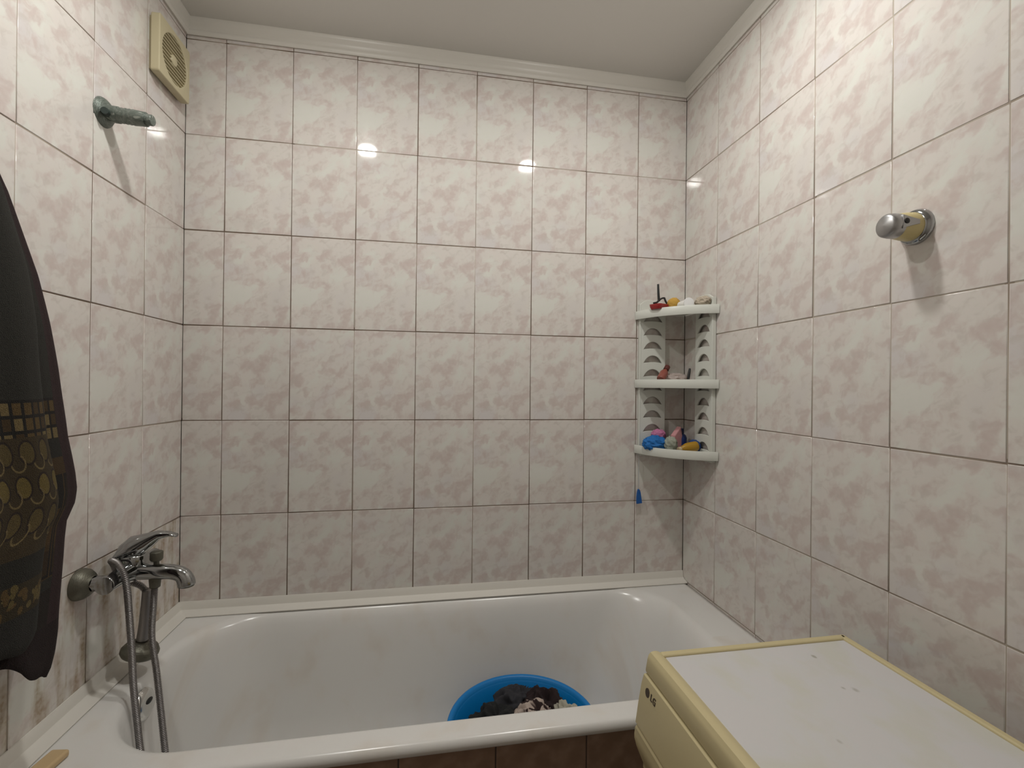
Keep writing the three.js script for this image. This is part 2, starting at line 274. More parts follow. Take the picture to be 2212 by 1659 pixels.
// ---------------------------------------------------------------- tap, hose and hand shower
{
  const t = thing('mixer_tap', 'dull chrome bath mixer tap with lever handle on the tiled wall', 'tap', [0, 0.888, 0.352]);
  const X = (x, y, z) => V(x, y - 0.888, z - 0.352);
  for (const z of [0.427, 0.277]) {
    const e = part('escutcheon', aim(lathe([[0.034, 0], [0.0345, 0.004], [0.032, 0.014], [0.026, 0.022], [0.018, 0.026], [0.0165, 0.030]], 36), X(0.0005, 0.888, z), X(1, 0.888, z)), M.tarnish, t);
    part('union_nut', aim(new THREE.CylinderGeometry(0.0165, 0.0165, 0.026, 6).translate(0, 0.013, 0), X(0.028, 0.888, z), X(1, 0.888, z)), M.chrome, e);
  }
  // body, thicker in the middle, running along the wall
  part('body', merged([sweep([X(0.062, 0.888, 0.447), X(0.062, 0.888, 0.41), X(0.064, 0.888, 0.352), X(0.062, 0.888, 0.29), X(0.062, 0.888, 0.257)], u => 0.019 + 0.009 * Math.exp(-(((u - 0.5) / 0.17) ** 2)), 60, 24),
    aim(lathe([[0.024, 0], [0.027, 0.008], [0.0285, 0.020], [0.028, 0.034], [0.024, 0.040], [0, 0.042]], 32), X(0.066, 0.888, 0.352), X(0.074, 1.888, 0.352))]), M.chrome, t);
  const spout = part('spout', sweep([X(0.062, 0.884, 0.355), X(0.10, 0.885, 0.361), X(0.135, 0.885, 0.366), X(0.165, 0.882, 0.368), X(0.182, 0.874, 0.369), X(0.190, 0.858, 0.369), X(0.191, 0.850, 0.369)], u => lerp(0.0195, 0.017, Math.min(1, u * 1.4)) + 0.0015 * sstep(0.8, 0.95, u), 60, 24), M.chrome, t);
  part('aerator', aim(new THREE.CylinderGeometry(0.016, 0.0155, 0.008, 24), X(0.191, 0.852, 0.369), X(0.191, 0, 0.369)), M.tarnish, spout);
  part('diverter_knob', aim(lathe([[0.006, 0], [0.006, 0.016], [0.011, 0.018], [0.0135, 0.022], [0.0135, 0.038], [0.011, 0.040], [0, 0.041]], 20), X(0.122, 0.893, 0.363), X(0.122, 1.893, 0.363)), M.tarnish, t);
  part('shower_outlet', aim(lathe([[0.012, 0], [0.0125, 0.012], [0.011, 0.03], [0, 0.031]], 20), X(0.120, 0.878, 0.364), X(0.121, -1, 0.366)), M.tarnish, t);
  // lever: a flat tongue that rises from the dome
  const spine = [[0.038, 0.926, 0.029], [0.050, 0.942, 0.029], [0.070, 0.955, 0.026], [0.095, 0.964, 0.020], [0.122, 0.970, 0.013], [0.145, 0.971, 0.010], [0.160, 0.967, 0.009]].map(([x, y, w]) => [X(x, y, 0.353), w]);
  const thick = [0.006, 0.020, 0.026, 0.019, 0.010, 0.006, 0.004];
  part('lever', loft(spine.map(([c, w], i) => { const out = []; for (let k = 0; k < 24; k++) { const a = k / 24 * Math.PI * 2; out.push(V(c.x + Math.sin(a) * thick[i] * -0.35, c.y + Math.sin(a) * thick[i] - (i > 0 && i < 4 ? thick[i] * 0.5 : 0), c.z + Math.cos(a) * w)); } return out; })), M.chrome, t);
}
{
  const path = [[0.1205, 0.85, 0.366], [0.119, 0.80, 0.368], [0.120, 0.735, 0.374], [0.135, 0.655, 0.382], [0.155, 0.567, 0.40], [0.176, 0.478, 0.42], [0.20, 0.37, 0.437], [0.215, 0.29, 0.445], [0.21, 0.248, 0.44], [0.19, 0.242, 0.42], [0.178, 0.262, 0.40], [0.168, 0.33, 0.415], [0.150, 0.42, 0.435], [0.137, 0.499, 0.441], [0.123, 0.571, 0.432], [0.110, 0.649, 0.424], [0.104, 0.734, 0.422], [0.097, 0.819, 0.421], [0.094, 0.872, 0.424], [0.086, 0.905, 0.422], [0.066, 0.922, 0.408], [0.040, 0.922, 0.385], [0.026, 0.905, 0.355], [0.030, 0.872, 0.34], [0.052, 0.852, 0.335], [0.074, 0.842, 0.336], [0.088, 0.828, 0.338]].map(p => V(...p));
  single('shower_hose', 'ribbed metal shower hose looped over the mixer tap into the bathtub', 'hose', sweep(path, u => 0.0066 + 0.0009 * Math.sin(u * 2 * Math.PI * 420), 2600, 10), M.hose);
  const t = thing('hand_shower', 'dark tarnished hand shower hanging head down behind the tap', 'hand shower', [0.07, 0.68, 0.33]);
  const X = (x, y, z) => V(x - 0.07, y - 0.68, z - 0.33);
  part('handle', sweep([X(0.089, 0.833, 0.338), X(0.086, 0.79, 0.336), X(0.081, 0.74, 0.332), X(0.076, 0.705, 0.33)], u => 0.0095 + 0.0035 * u, 30, 16), M.hose, t);
  const h = part('head', aim(lathe([[0, -0.014], [0.036, -0.012], [0.040, -0.006], [0.040, 0.002], [0.034, 0.012], [0.018, 0.022], [0, 0.024]].reverse().map(p => [p[0], p[1]]).reverse(), 36), X(0.072, 0.682, 0.33), X(0.30, 1.5, 0.25)), M.tarnish, t);
  part('face', aim(new THREE.CylinderGeometry(0.030, 0.030, 0.003, 28), X(0.0685, 0.670, 0.331), X(0.30, 1.5, 0.25)), std([0.06, 0.06, 0.055], 0.6), h);
}

// ---------------------------------------------------------------- wall fittings
{
  const t = thing('pipe_stub', 'corroded grey-green rod socket with round flange below the fan', 'rod socket', [0, 1.972, 0.37]);
  const a = V(0, 0, 0), b = V(1, -0.07, 0.0);
  part('flange', aim(lathe([[0.0, 0.014], [0.014, 0.014], [0.026, 0.011], [0.032, 0.005], [0.034, 0.0]].reverse(), 36), a, b), M.verdigris, t);
  const s = part('stub', aim(lathe([[0.016, 0.008], [0.0165, 0.02], [0.0185, 0.024], [0.0185, 0.034], [0.0165, 0.036], [0.0175, 0.042], [0.0165, 0.046], [0.0178, 0.05], [0.0165, 0.054], [0.0178, 0.058], [0.0165, 0.062], [0.0178, 0.066], [0.017, 0.074], [0.016, 0.092], [0.0125, 0.093], [0.0125, 0.104], [0.011, 0.106], [0, 0.106]], 28), a, b), M.verdigris, t);
  part('set_screw', aim(new THREE.CylinderGeometry(0.0075, 0.0085, 0.02, 14).translate(0, 0.01, 0), V(0.016, -0.006, 0.010), V(0.026, -0.012, 0.05)), std([0.035, 0.05, 0.045], 0.6), s);
}
{
  const t = thing('shower_holder', 'yellowed wall holder with chrome cap above the washing machine', 'shower holder', [W, 1.662, 0.847]);
  const a = V(0, 0, 0), b = V(-1, -0.03, 0);
  part('flange', aim(lathe([[0.0, 0.014], [0.024, 0.014], [0.031, 0.011], [0.034, 0.005], [0.0345, 0]].reverse(), 36), a, b), M.chrome, t);
  part('body', aim(lathe([[0.026, 0.010], [0.0275, 0.016], [0.0265, 0.03], [0.0235, 0.052], [0.0225, 0.060], [0, 0.060]], 32), a, b), std([0.66, 0.56, 0.27], 0.4), t);
  const cap = part('cap', aim(lathe([[0.0232, 0.046], [0.0238, 0.050], [0.0238, 0.060], [0.0225, 0.070], [0.017, 0.076], [0, 0.078]], 32), a, b), std([0.42, 0.42, 0.42], 0.36, { metalness: 1 }), t);
  // a tapering tongue of the cap lies back over the body on the room side
  const s = new THREE.Shape(); s.moveTo(0, -0.012); s.quadraticCurveTo(0.014, -0.007, 0.032, -0.003); s.lineTo(0.032, 0.004); s.quadraticCurveTo(0.014, 0.008, 0, 0.012); s.closePath();
  const tongue = new THREE.ExtrudeGeometry(s, { depth: 0.004, bevelEnabled: true, bevelSize: 0.001, bevelThickness: 0.001, bevelSegments: 2 });
  part('tongue', tongue.rotateY(-0.12).translate(-0.058, 0.0, 0.0195), std([0.42, 0.42, 0.42], 0.36, { metalness: 1 }), cap);
  part('hole', new THREE.SphereGeometry(0.0055, 16, 10).scale(1, 1, 0.3).translate(-0.052, 0.001, 0.0256), M.black, cap);
}
{
  // extractor fan, its round grille made of single slats
  const s = 0.155, t = thing('extractor_fan', 'yellowed square extractor fan with round slatted grille under the ceiling', 'fan', [0, 2.268, 0.122]);
  const sh = new THREE.Shape(), h = s / 2, r = 0.006; sh.moveTo(-h + r, -h); sh.lineTo(h - r, -h); sh.quadraticCurveTo(h, -h, h, -h + r); sh.lineTo(h, h - r); sh.quadraticCurveTo(h, h, h - r, h); sh.lineTo(-h + r, h); sh.quadraticCurveTo(-h, h, -h, h - r); sh.lineTo(-h, -h + r); sh.quadraticCurveTo(-h, -h, -h + r, -h);
  const hole = new THREE.Path(); hole.absarc(0, 0, 0.0685, 0, Math.PI * 2, true); sh.holes.push(hole);
  part('frame', new THREE.ExtrudeGeometry(sh, { depth: 0.017, bevelEnabled: true, bevelSize: 0.003, bevelThickness: 0.003, bevelSegments: 3, curveSegments: 40 }).rotateY(Math.PI / 2).translate(0.010, 0, 0), M.fanPlastic, t);
  part('back_box', box(0.009, s - 0.008, s - 0.008, 0.0048, 0, 0, 0.002), M.fanPlastic, t);
  const g = part('grille_rim', new THREE.TorusGeometry(0.068, 0.0022, 8, 48).rotateY(Math.PI / 2).translate(0.0275, 0, 0), M.fanPlastic, t);
  for (let k = -6; k <= 6; k++) { const y = k * 0.0102, w = Math.sqrt(0.067 ** 2 - y * y); part('slat', new THREE.BoxGeometry(0.017, 0.0028, w * 2).rotateZ(0.15).translate(0.019, y, 0), M.fanPlastic, g); }
  part('hub', aim(lathe([[0.016, 0], [0.016, 0.006], [0.012, 0.009], [0, 0.010]], 24), V(0.020, 0, 0), V(1, 0, 0)), M.fanPlastic, g);
}

// ---------------------------------------------------------------- corner shelf unit
const SHELF_Y = [1.098, 1.338, 1.588], TRAY_UP = [0.010, 0.010, 0.0225];      // lower edge of each tray's lip, and how far above it the tray lies
{
  const t = thing('corner_shelf', 'white plastic three-tier corner shelf with arched slots in its sides', 'shelf', [W, 1.09, 0]);
  const holed = (w, y0, y1) => {
    const s = new THREE.Shape(); s.moveTo(0, y0); s.lineTo(w, y0); s.lineTo(w, y1 - 0.02); s.quadraticCurveTo(w * 0.7, y1, w * 0.5, y1 - 0.006); s.quadraticCurveTo(w * 0.2, y1, 0, y1 - 0.02); s.closePath();
    for (let y = y0 + 0.035; y < y1 - 0.04; y += 0.0505) {
      const h = new THREE.Path(); h.moveTo(0.010, y); h.quadraticCurveTo(w * 0.25, y + 0.030, w * 0.5, y + 0.030); h.quadraticCurveTo(w * 0.75, y + 0.030, w - 0.010, y); h.quadraticCurveTo(w * 0.5, y + 0.006, 0.010, y); s.holes.push(h);
    }
    return new THREE.ExtrudeGeometry(s, { depth: 0.004, bevelEnabled: true, bevelSize: 0.0012, bevelThickness: 0.001, bevelSegments: 2, curveSegments: 10 });
  };
  // back-wall side: 1.528 .. 1.625; right-wall side z 0.10 .. 0.19 (local x measured from the corner)
  part('side_panel', merged([holed(0.096, 0.0, 0.575).translate(-0.183, 0, 0.010), box(0.006, 0.555, 0.015, -0.185, 0.278, 0.0085, 0.002), box(0.005, 0.555, 0.010, -0.086, 0.278, 0.006, 0.002)]), M.shelfPlastic, t);
  part('side_panel', merged([holed(0.096, 0.0, 0.575).rotateY(-Math.PI / 2).translate(-0.010, 0, 0.098), box(0.015, 0.555, 0.006, -0.0085, 0.278, 0.196, 0.002), box(0.010, 0.555, 0.005, -0.006, 0.278, 0.097, 0.002)]), M.shelfPlastic, t);
  const A = [-0.199, 0.004], B = [-0.004, 0.217], C = [-0.160, 0.165];
  const arc = (off, n = 24) => { const o = []; for (let i = 0; i <= n; i++) { const u = i / n; const q = (a, b, c) => (1 - u) * (1 - u) * a + 2 * u * (1 - u) * b + u * u * c; const x = q(A[0], C[0], B[0]), z = q(A[1], C[1], B[1]), l = Math.hypot(x, z); o.push([x - x / l * off, z - z / l * off]); } return o; };
  SHELF_Y.forEach((y, k) => {
    const yy = y - 1.09;
    const s = new THREE.Shape(); s.moveTo(-0.003, -0.003); arc(0.001).forEach(([x, z]) => s.lineTo(x, -z)); s.closePath();
    const tray = part('tray', new THREE.ExtrudeGeometry(s, { depth: 0.004, bevelEnabled: false, curveSegments: 12 }).rotateX(-Math.PI / 2).translate(0, yy + TRAY_UP[k], 0), M.shelfPlastic, t);
    const o = arc(0), i2 = arc(0.003).reverse(), ls = new THREE.Shape(); o.forEach(([x, z], i) => i ? ls.lineTo(x, -z) : ls.moveTo(x, -z)); i2.forEach(([x, z]) => ls.lineTo(x, -z)); ls.closePath();
    part('lip', toCreasedNormals(new THREE.ExtrudeGeometry(ls, { depth: 0.028, bevelEnabled: true, bevelSize: 0.001, bevelThickness: 0.001, bevelSegments: 2 }), 0.6).rotateX(-Math.PI / 2).translate(0, yy + 0.001, 0), M.shelfPlastic, tray);
  });
}
const TRAY = SHELF_Y.map((y, k) => y + TRAY_UP[k] + 0.0042);   // top of each tray
// things on the top tray
{
  const t = thing('soap_dish', 'red plastic soap dish on the top tray of the corner shelf', 'soap dish', [1.574, TRAY[2], 0.079]);
  const red = std([0.30, 0.02, 0.02], 0.35), ring = (w, d, y) => roundRect(-w / 2, w / 2, -d / 2, d / 2, 0.012, 0.012, y, 6, 3);
  const g = part('dish', loft([ring(0.084, 0.042, 0.0), ring(0.090, 0.048, 0.008), ring(0.093, 0.050, 0.017), ring(0.089, 0.046, 0.017), ring(0.084, 0.042, 0.007), ring(0.07, 0.03, 0.004)]), red, t); g.rotation.y = 0.45;
  part('base', loft([ring(0.084, 0.042, 0.0), ring(0.06, 0.02, 0.0)].map(r => r.slice().reverse())), red, g);
}
{
  const t = thing('razor', 'black plastic razor standing upright in the red soap dish', 'razor', [1.562, TRAY[2] + 0.017, 0.078]);
  const X = V;
  part('handle', sweep([X(0, 0.014, 0), X(-0.002, 0.035, 0), X(-0.003, 0.075, -0.002)], u => 0.0046 - 0.001 * u, 24, 12), M.black, t);
  part('yoke', merged([sweep([X(0.0, 0.018, 0), X(-0.010, 0.009, 0.004), X(-0.026, 0.0045, 0.012)], 0.0034, 16, 10), sweep([X(0, 0.018, 0), X(0.014, 0.026, -0.002), X(0.022, 0.027, -0.002)], 0.003, 12, 10), sweep([X(0.021, 0.028, -0.002), X(0.026, 0.014, 0), X(0.031, 0.005, 0.002)], 0.0034, 14, 10)]), M.black, t);
}
single('yellow_sponge', 'round yellow bath sponge beside the red soap dish', 'sponge', lump(0.023, 0.021, 0.022, 0.08, 2.2, 4, 36), std([0.52, 0.31, 0.06], 0.9, { bumpMap: grain, bumpScale: 0.002 }), [1.608, TRAY[2] + 0.0205, 0.098]);
{
  const t = thing('cream_tube', 'white tube lying cap outwards on the top tray', 'tube', [1.634, TRAY[2] + 0.0172, 0.128]);
  const c = V(0.004, 0.0, 0.012), e = V(-0.030, -0.006, -0.045);
  part('squeeze_tube', loft([0, 0.25, 0.5, 0.75, 1].map(u => { const p = c.clone().lerp(e, u), o = []; for (let k = 0; k < 20; k++) { const a = k / 20 * Math.PI * 2; o.push(V(p.x + Math.cos(a) * lerp(0.0150, 0.017, u), p.y + Math.sin(a) * lerp(0.0150, 0.003, u), p.z)); } return o; })), std([0.72, 0.71, 0.68], 0.4), t);
  part('tube_cap', aim(lathe([[0.0165, 0], [0.0172, 0.012], [0.016, 0.0145], [0, 0.015]], 28), c, c.clone().add(V(-0.35, -0.05, 1))), std([0.80, 0.80, 0.80], 0.35), t);
}
single('beige_loofah', 'fuzzy beige loofah at the wall end of the top tray', 'loofah', lump(0.022, 0.018, 0.036, 0.25, 3.5, 11, 36), std([0.50, 0.43, 0.34], 1, { bumpMap: grain, bumpScale: 0.003 }), [1.680, TRAY[2] + 0.020, 0.160]);
// middle tray
{
  const t = thing('red_bottle', 'small red-brown bottle with dark cap leaning on the middle tray', 'bottle', [1.582, TRAY[1], 0.085]);
  const a = V(-0.022, 0.014, 0.012), b = V(0.016, 0.060, -0.01);
  part('bottle', aim(lathe([[0, 0], [0.013, 0.001], [0.0145, 0.005], [0.0145, 0.034], [0.011, 0.042], [0.0075, 0.046], [0.0075, 0.052], [0, 0.052]], 24), a, b), std([0.26, 0.075, 0.055], 0.25), t);
  part('cap', aim(lathe([[0.0095, 0.050], [0.0098, 0.066], [0.008, 0.068], [0, 0.068]], 20), a, b), std([0.10, 0.02, 0.015], 0.4), t);
}
single('plastic_pouch', 'crumpled clear plastic pouch lying on the middle tray', 'pouch', lump(0.042, 0.020, 0.030, 0.28, 2.4, 21, 36, true), new THREE.MeshPhysicalMaterial({ color: new THREE.Color().setRGB(0.78, 0.68, 0.64), roughness: 0.3, transmission: 0.55, thickness: 0 }), [1.632, TRAY[1] + 0.0185, 0.072]);
single('black_brush', 'thin black stick standing tilted on the middle tray', 'brush', sweep([V(0, 0.004, 0), V(0.004, 0.03, -0.001), V(0.010, 0.056, -0.004)], u => 0.0035 + 0.0015 * Math.sin(u * 3), 20, 10), M.black, [1.666, TRAY[1], 0.095]);
single('green_lid', 'small dark green lid lying at the wall end of the middle tray', 'lid', lathe([[0, 0], [0.011, 0], [0.012, 0.003], [0.012, 0.014], [0.010, 0.016], [0, 0.016]], 22), std([0.03, 0.05, 0.035], 0.5), [1.545, TRAY[1], 0.040]);
// lower tray
const fluff = { bumpMap: grain, bumpScale: 0.004 };
single('blue_sponge', 'bright blue mesh bath sponge at the open end of the lowest tray', 'sponge', lump(0.044, 0.027, 0.034, 0.22, 3.4, 31, 44), std([0.012, 0.15, 0.46], 0.75, fluff), [1.560, TRAY[0] + 0.026, 0.060]);
single('pink_puff', 'pink mesh bath puff resting on top of the blue sponge', 'sponge', lump(0.026, 0.019, 0.022, 0.2, 3.6, 37, 40), std([0.52, 0.18, 0.34], 0.75, fluff), [1.588, TRAY[0] + 0.056, 0.034]);
single('grey_sponge', 'worn grey-green sponge between the blue and pink sponges', 'sponge', lump(0.022, 0.029, 0.024, 0.2, 2.8, 43, 36), std([0.33, 0.35, 0.29], 0.95, fluff), [1.604, TRAY[0] + 0.027, 0.092]);
{
  const s = new THREE.Shape(); s.moveTo(-0.02, 0); s.lineTo(0.022, 0.004); s.lineTo(0.024, 0.05); s.lineTo(0.017, 0.078); s.lineTo(-0.012, 0.052); s.closePath();
  const m = single('pink_cloth', 'folded pale pink washcloth standing up on the lowest tray', 'washcloth', new THREE.ExtrudeGeometry(s, { depth: 0.012, bevelEnabled: true, bevelSize: 0.004, bevelThickness: 0.004, bevelSegments: 3 }), std([0.55, 0.27, 0.28], 0.9, fluff), [1.628, TRAY[0] + 0.004, 0.072]); m.rotation.y = 0.4;
}
{
  const t = thing('blue_bottle', 'dark blue plastic bottle at the back of the lowest tray', 'bottle', [1.662, TRAY[0], 0.060]);
  part('bottle', lathe([[0, 0], [0.019, 0.001], [0.0205, 0.006], [0.0205, 0.046], [0.017, 0.056], [0.009, 0.062], [0.009, 0.066], [0, 0.066]], 28), std([0.012, 0.03, 0.13], 0.3), t);
  part('cap', lathe([[0.0105, 0.063], [0.0105, 0.078], [0.009, 0.080], [0, 0.080]], 20), std([0.008, 0.014, 0.07], 0.4), t);
}
single('navy_scrubber', 'navy blue scrubber against the wall on the lowest tray', 'scrubber', lump(0.020, 0.022, 0.026, 0.18, 3, 53, 32), std([0.02, 0.06, 0.2], 0.85, fluff), [1.684, TRAY[0] + 0.0225, 0.112]);
{
  const t = thing('mustard_bottle', 'mustard yellow shampoo bottle lying on the lowest tray', 'bottle', [1.640, TRAY[0] + 0.0175, 0.145]);
  const a = V(-0.030, -0.0, 0.004), b = V(0.036, 0.010, -0.002);
  part('bottle', aim(lathe([[0, 0], [0.008, 0.001], [0.010, 0.006], [0.0165, 0.022], [0.0175, 0.045], [0.0168, 0.062], [0.014, 0.066], [0, 0.067]], 28).scale(1, 1, 0.85), a, b), std([0.40, 0.22, 0.015], 0.35), t);
  part('cap', aim(new THREE.CylinderGeometry(0.0085, 0.0085, 0.010, 18).translate(0, -0.004, 0), a, b), std([0.50, 0.40, 0.25], 0.4), t);
}
{
  const t = thing('hanging_tag', 'small blue plastic tag hanging on a cord below the corner shelf', 'tag', [1.521, 0.915, 0.018]);
  const s = new THREE.Shape(); s.moveTo(-0.007, 0); s.lineTo(0.011, 0.002); s.lineTo(0.006, 0.035); s.quadraticCurveTo(0.002, 0.056, -0.003, 0.050); s.quadraticCurveTo(-0.009, 0.03, -0.007, 0);
  part('tag', new THREE.ExtrudeGeometry(s, { depth: 0.006, bevelEnabled: true, bevelSize: 0.001, bevelThickness: 0.001, bevelSegments: 2 }).translate(0, 0, -0.003), std([0.008, 0.10, 0.36], 0.4), t);
  part('cord', sweep([V(0, 0.05, 0), V(-0.001, 0.11, 0), V(0, 0.184, -0.002)], 0.0009, 16, 6), std([0.45, 0.47, 0.5], 0.5), t);
}

// ---------------------------------------------------------------- washing machine
{
  const t = thing('washing_machine', 'yellowed washing machine with white top beside the bathtub', 'washing machine', [1.17, 0, 0.808]);
  const Z = 0.6, X1 = 0.415;
  const along = (pts, z0, z1) => toCreasedNormals(extrudeProfile(pts, z1 - z0).translate(0, 0, z0), 0.5);
  part('body', merged([box(X1 - 0.03, 0.80, Z - 0.004, (X1 + 0.022) / 2, 0.415, Z / 2, 0.006), box(0.03, 0.04, 0.03, 0.06, 0.02, 0.06, 0.004), box(0.03, 0.04, 0.03, 0.06, 0.02, 0.54, 0.004), box(0.03, 0.04, 0.03, 0.36, 0.02, 0.06, 0.004), box(0.03, 0.04, 0.03, 0.36, 0.02, 0.54, 0.004)]), std([0.60, 0.56, 0.46], 0.4), t);
  // top frame: a rounded front bar and thin side and back bars around the white sheet
  const fb = [[0.028, 0.815], [-0.006, 0.815], [-0.0065, 0.818], [-0.003, 0.838], [-0.001, 0.845], [0.003, 0.8495], [0.008, 0.851], [0.014, 0.851], [0.020, 0.849], [0.024, 0.8455], [0.028, 0.8445]];
  const sb = box(X1 - 0.02, 0.036, 0.015, (X1 + 0.02) / 2, 0.832, 0.0075, 0.004), sb2 = sb.clone().translate(0, 0, Z - 0.015), bb = box(0.014, 0.036, Z - 0.002, X1 - 0.005, 0.832, Z / 2, 0.004);
  part('top_frame', merged([along(fb, 0, Z), sb, sb2, bb]), M.creamPlastic, t);
  const sheet = box(X1 - 0.03, 0.012, Z - 0.018, (X1 + 0.02) / 2, 0.8400, Z / 2, 0.0015), p = sheet.attributes.position, uv = []; for (let i = 0; i < p.count; i++) uv.push(p.getX(i) / X1, p.getZ(i) / Z); sheet.setAttribute('uv', new THREE.Float32BufferAttribute(uv, 2));
  part('top_sheet', sheet, M.laminate, t);
  const panelPts = [[0.028, 0.8125], [-0.008, 0.8125], [-0.0105, 0.811], [-0.015, 0.795], [-0.021, 0.76], [-0.025, 0.732], [-0.026, 0.725], [-0.0235, 0.722], [-0.0235, 0.719], [-0.0265, 0.716], [-0.028, 0.705], [-0.028, 0.697], [-0.024, 0.682], [-0.014, 0.657], [-0.010, 0.648], [-0.010, 0.64], [0.028, 0.64]];
  const panel = part('control_panel', along(panelPts, 0.001, Z - 0.001), M.creamPlastic, t);
  // recessed drawer line and program dial
  part('detergent_drawer', box(0.006, 0.050, 0.15, 0, 0, 0, 0.0015).rotateZ(-0.165).translate(-0.0162, 0.765, 0.185), M.creamPlastic, panel);
  part('dial', aim(lathe([[0.026, 0], [0.026, 0.012], [0.022, 0.018], [0, 0.019]], 32), V(-0.018, 0.765, 0.40), V(-1, 0.93, 0.40)), M.creamPlastic, panel);
  part('front_panel', box(0.012, 0.60, Z - 0.004, 0.022, 0.345, Z / 2, 0.003), std([0.62, 0.59, 0.54], 0.4), t);
  const doorRing = part('door', aim(lathe([[0.10, 0], [0.155, 0], [0.16, 0.006], [0.15, 0.018], [0.12, 0.022], [0.105, 0.012], [0.10, 0]], 48), V(0.016, 0.36, 0.30), V(-1, 0.36, 0.30)), std([0.60, 0.57, 0.5], 0.35), t);
  part('door_glass', aim(new THREE.SphereGeometry(0.105, 32, 12, 0, Math.PI * 2, 0, Math.PI / 2).scale(1, 0.14, 1), V(0.0155, 0.36, 0.30), V(-1, 0.36, 0.30)), std([0.02, 0.02, 0.022], 0.08), doorRing);
  // round emblem and two letters
  const tilt = Math.atan2(0.006, 0.035), dark = std([0.055, 0.035, 0.02], 0.5), pos = (z, y) => V(-0.0147 - (0.795 - y) * 0.171, y, z);
  const e0 = pos(0.026, 0.793); part('emblem', aim(new THREE.CylinderGeometry(0.0075, 0.0075, 0.0014, 28), e0, e0.clone().add(V(-1, Math.sin(tilt), 0))), dark, panel);
  const font = await new FontLoader().loadAsync('fonts/droid/droid_sans_bold.typeface.json');
  const tg = new TextGeometry('LG', { font, size: 0.0115, depth: 0.0008, curveSegments: 4 });
  tg.rotateY(-Math.PI / 2); tg.rotateZ(tilt * 1.0 - 2 * tilt); const e1 = pos(0.037, 0.788); part('lettering', tg.translate(e1.x - 0.0002, e1.y, e1.z), dark, panel);
}

// ---------------------------------------------------------------- basin with laundry
{
  const c = [1.033, 0.2385, 0.332];
  single('washing_basin', 'bright blue plastic basin of laundry standing in the bathtub', 'basin', lathe([[0, 0], [0.12, 0], [0.135, 0.004], [0.150, 0.03], [0.180, 0.11], [0.195, 0.150], [0.199, 0.160], [0.206, 0.164], [0.212, 0.162], [0.214, 0.157], [0.212, 0.153], [0.209, 0.157], [0.205, 0.160], [0.202, 0.158], [0.192, 0.148], [0.177, 0.11], [0.147, 0.032], [0.132, 0.008], [0.118, 0.004], [0, 0.004]], 72), std([0.0, 0.20, 0.56], 0.42), c);
  const cloth = (col, k = 0.003) => std(col, 0.95, { bumpMap: grain, bumpScale: k });
  const patt = std([1, 1, 1], 0.95, { map: dataTex(256, 256, (u, v) => { const n = fbm(u * 7, v * 7, 5, 3); return mixc([0.16, 0.10, 0.10], [0.72, 0.66, 0.62], sstep(-0.14, -0.04, n)); }) });
  const garment = (name, label, sz, seed, mat, p, ry = 0) => { const m = single(name, label, 'garment', lump(...sz, 0.34, 1.35, seed, 72, true), mat, p, 'laundry in the blue basin'); m.rotation.y = ry; };
  garment('black_garment', 'crumpled black garment at the edge of the blue basin', [0.072, 0.062, 0.085], 61, cloth([0.010, 0.011, 0.012], 0.001), [0.957, 0.362, 0.325], 0.4);
  garment('grey_garment', 'crumpled dark grey garment at the back of the blue basin', [0.075, 0.052, 0.055], 67, cloth([0.030, 0.030, 0.036], 0.001), [1.030, 0.362, 0.225], 0.2);
  garment('patterned_garment', 'pale garment with dark print heaped in the middle of the blue basin', [0.068, 0.062, 0.060], 73, patt, [1.062, 0.380, 0.345], 0.9);
  garment('maroon_garment', 'very dark maroon garment beside the cream cloth in the blue basin', [0.058, 0.065, 0.060], 79, cloth([0.020, 0.010, 0.011], 0.001), [1.110, 0.368, 0.268], 0.1);
  garment('cream_garment', 'small cream white cloth at the edge of the blue basin', [0.038, 0.045, 0.045], 83, cloth([0.42, 0.40, 0.33], 0.001), [1.160, 0.384, 0.330], 0.5);
}
{
  const m = single('soap_bar', 'tan bar of soap lying on the bathtub rim under the towel', 'soap', new RoundedBoxGeometry(0.034, 0.014, 0.07, 4, 0.005), std([0.55, 0.40, 0.22], 0.5), [0.068, RIM + 0.0075, 0.612]); m.rotation.y = -0.12;
}

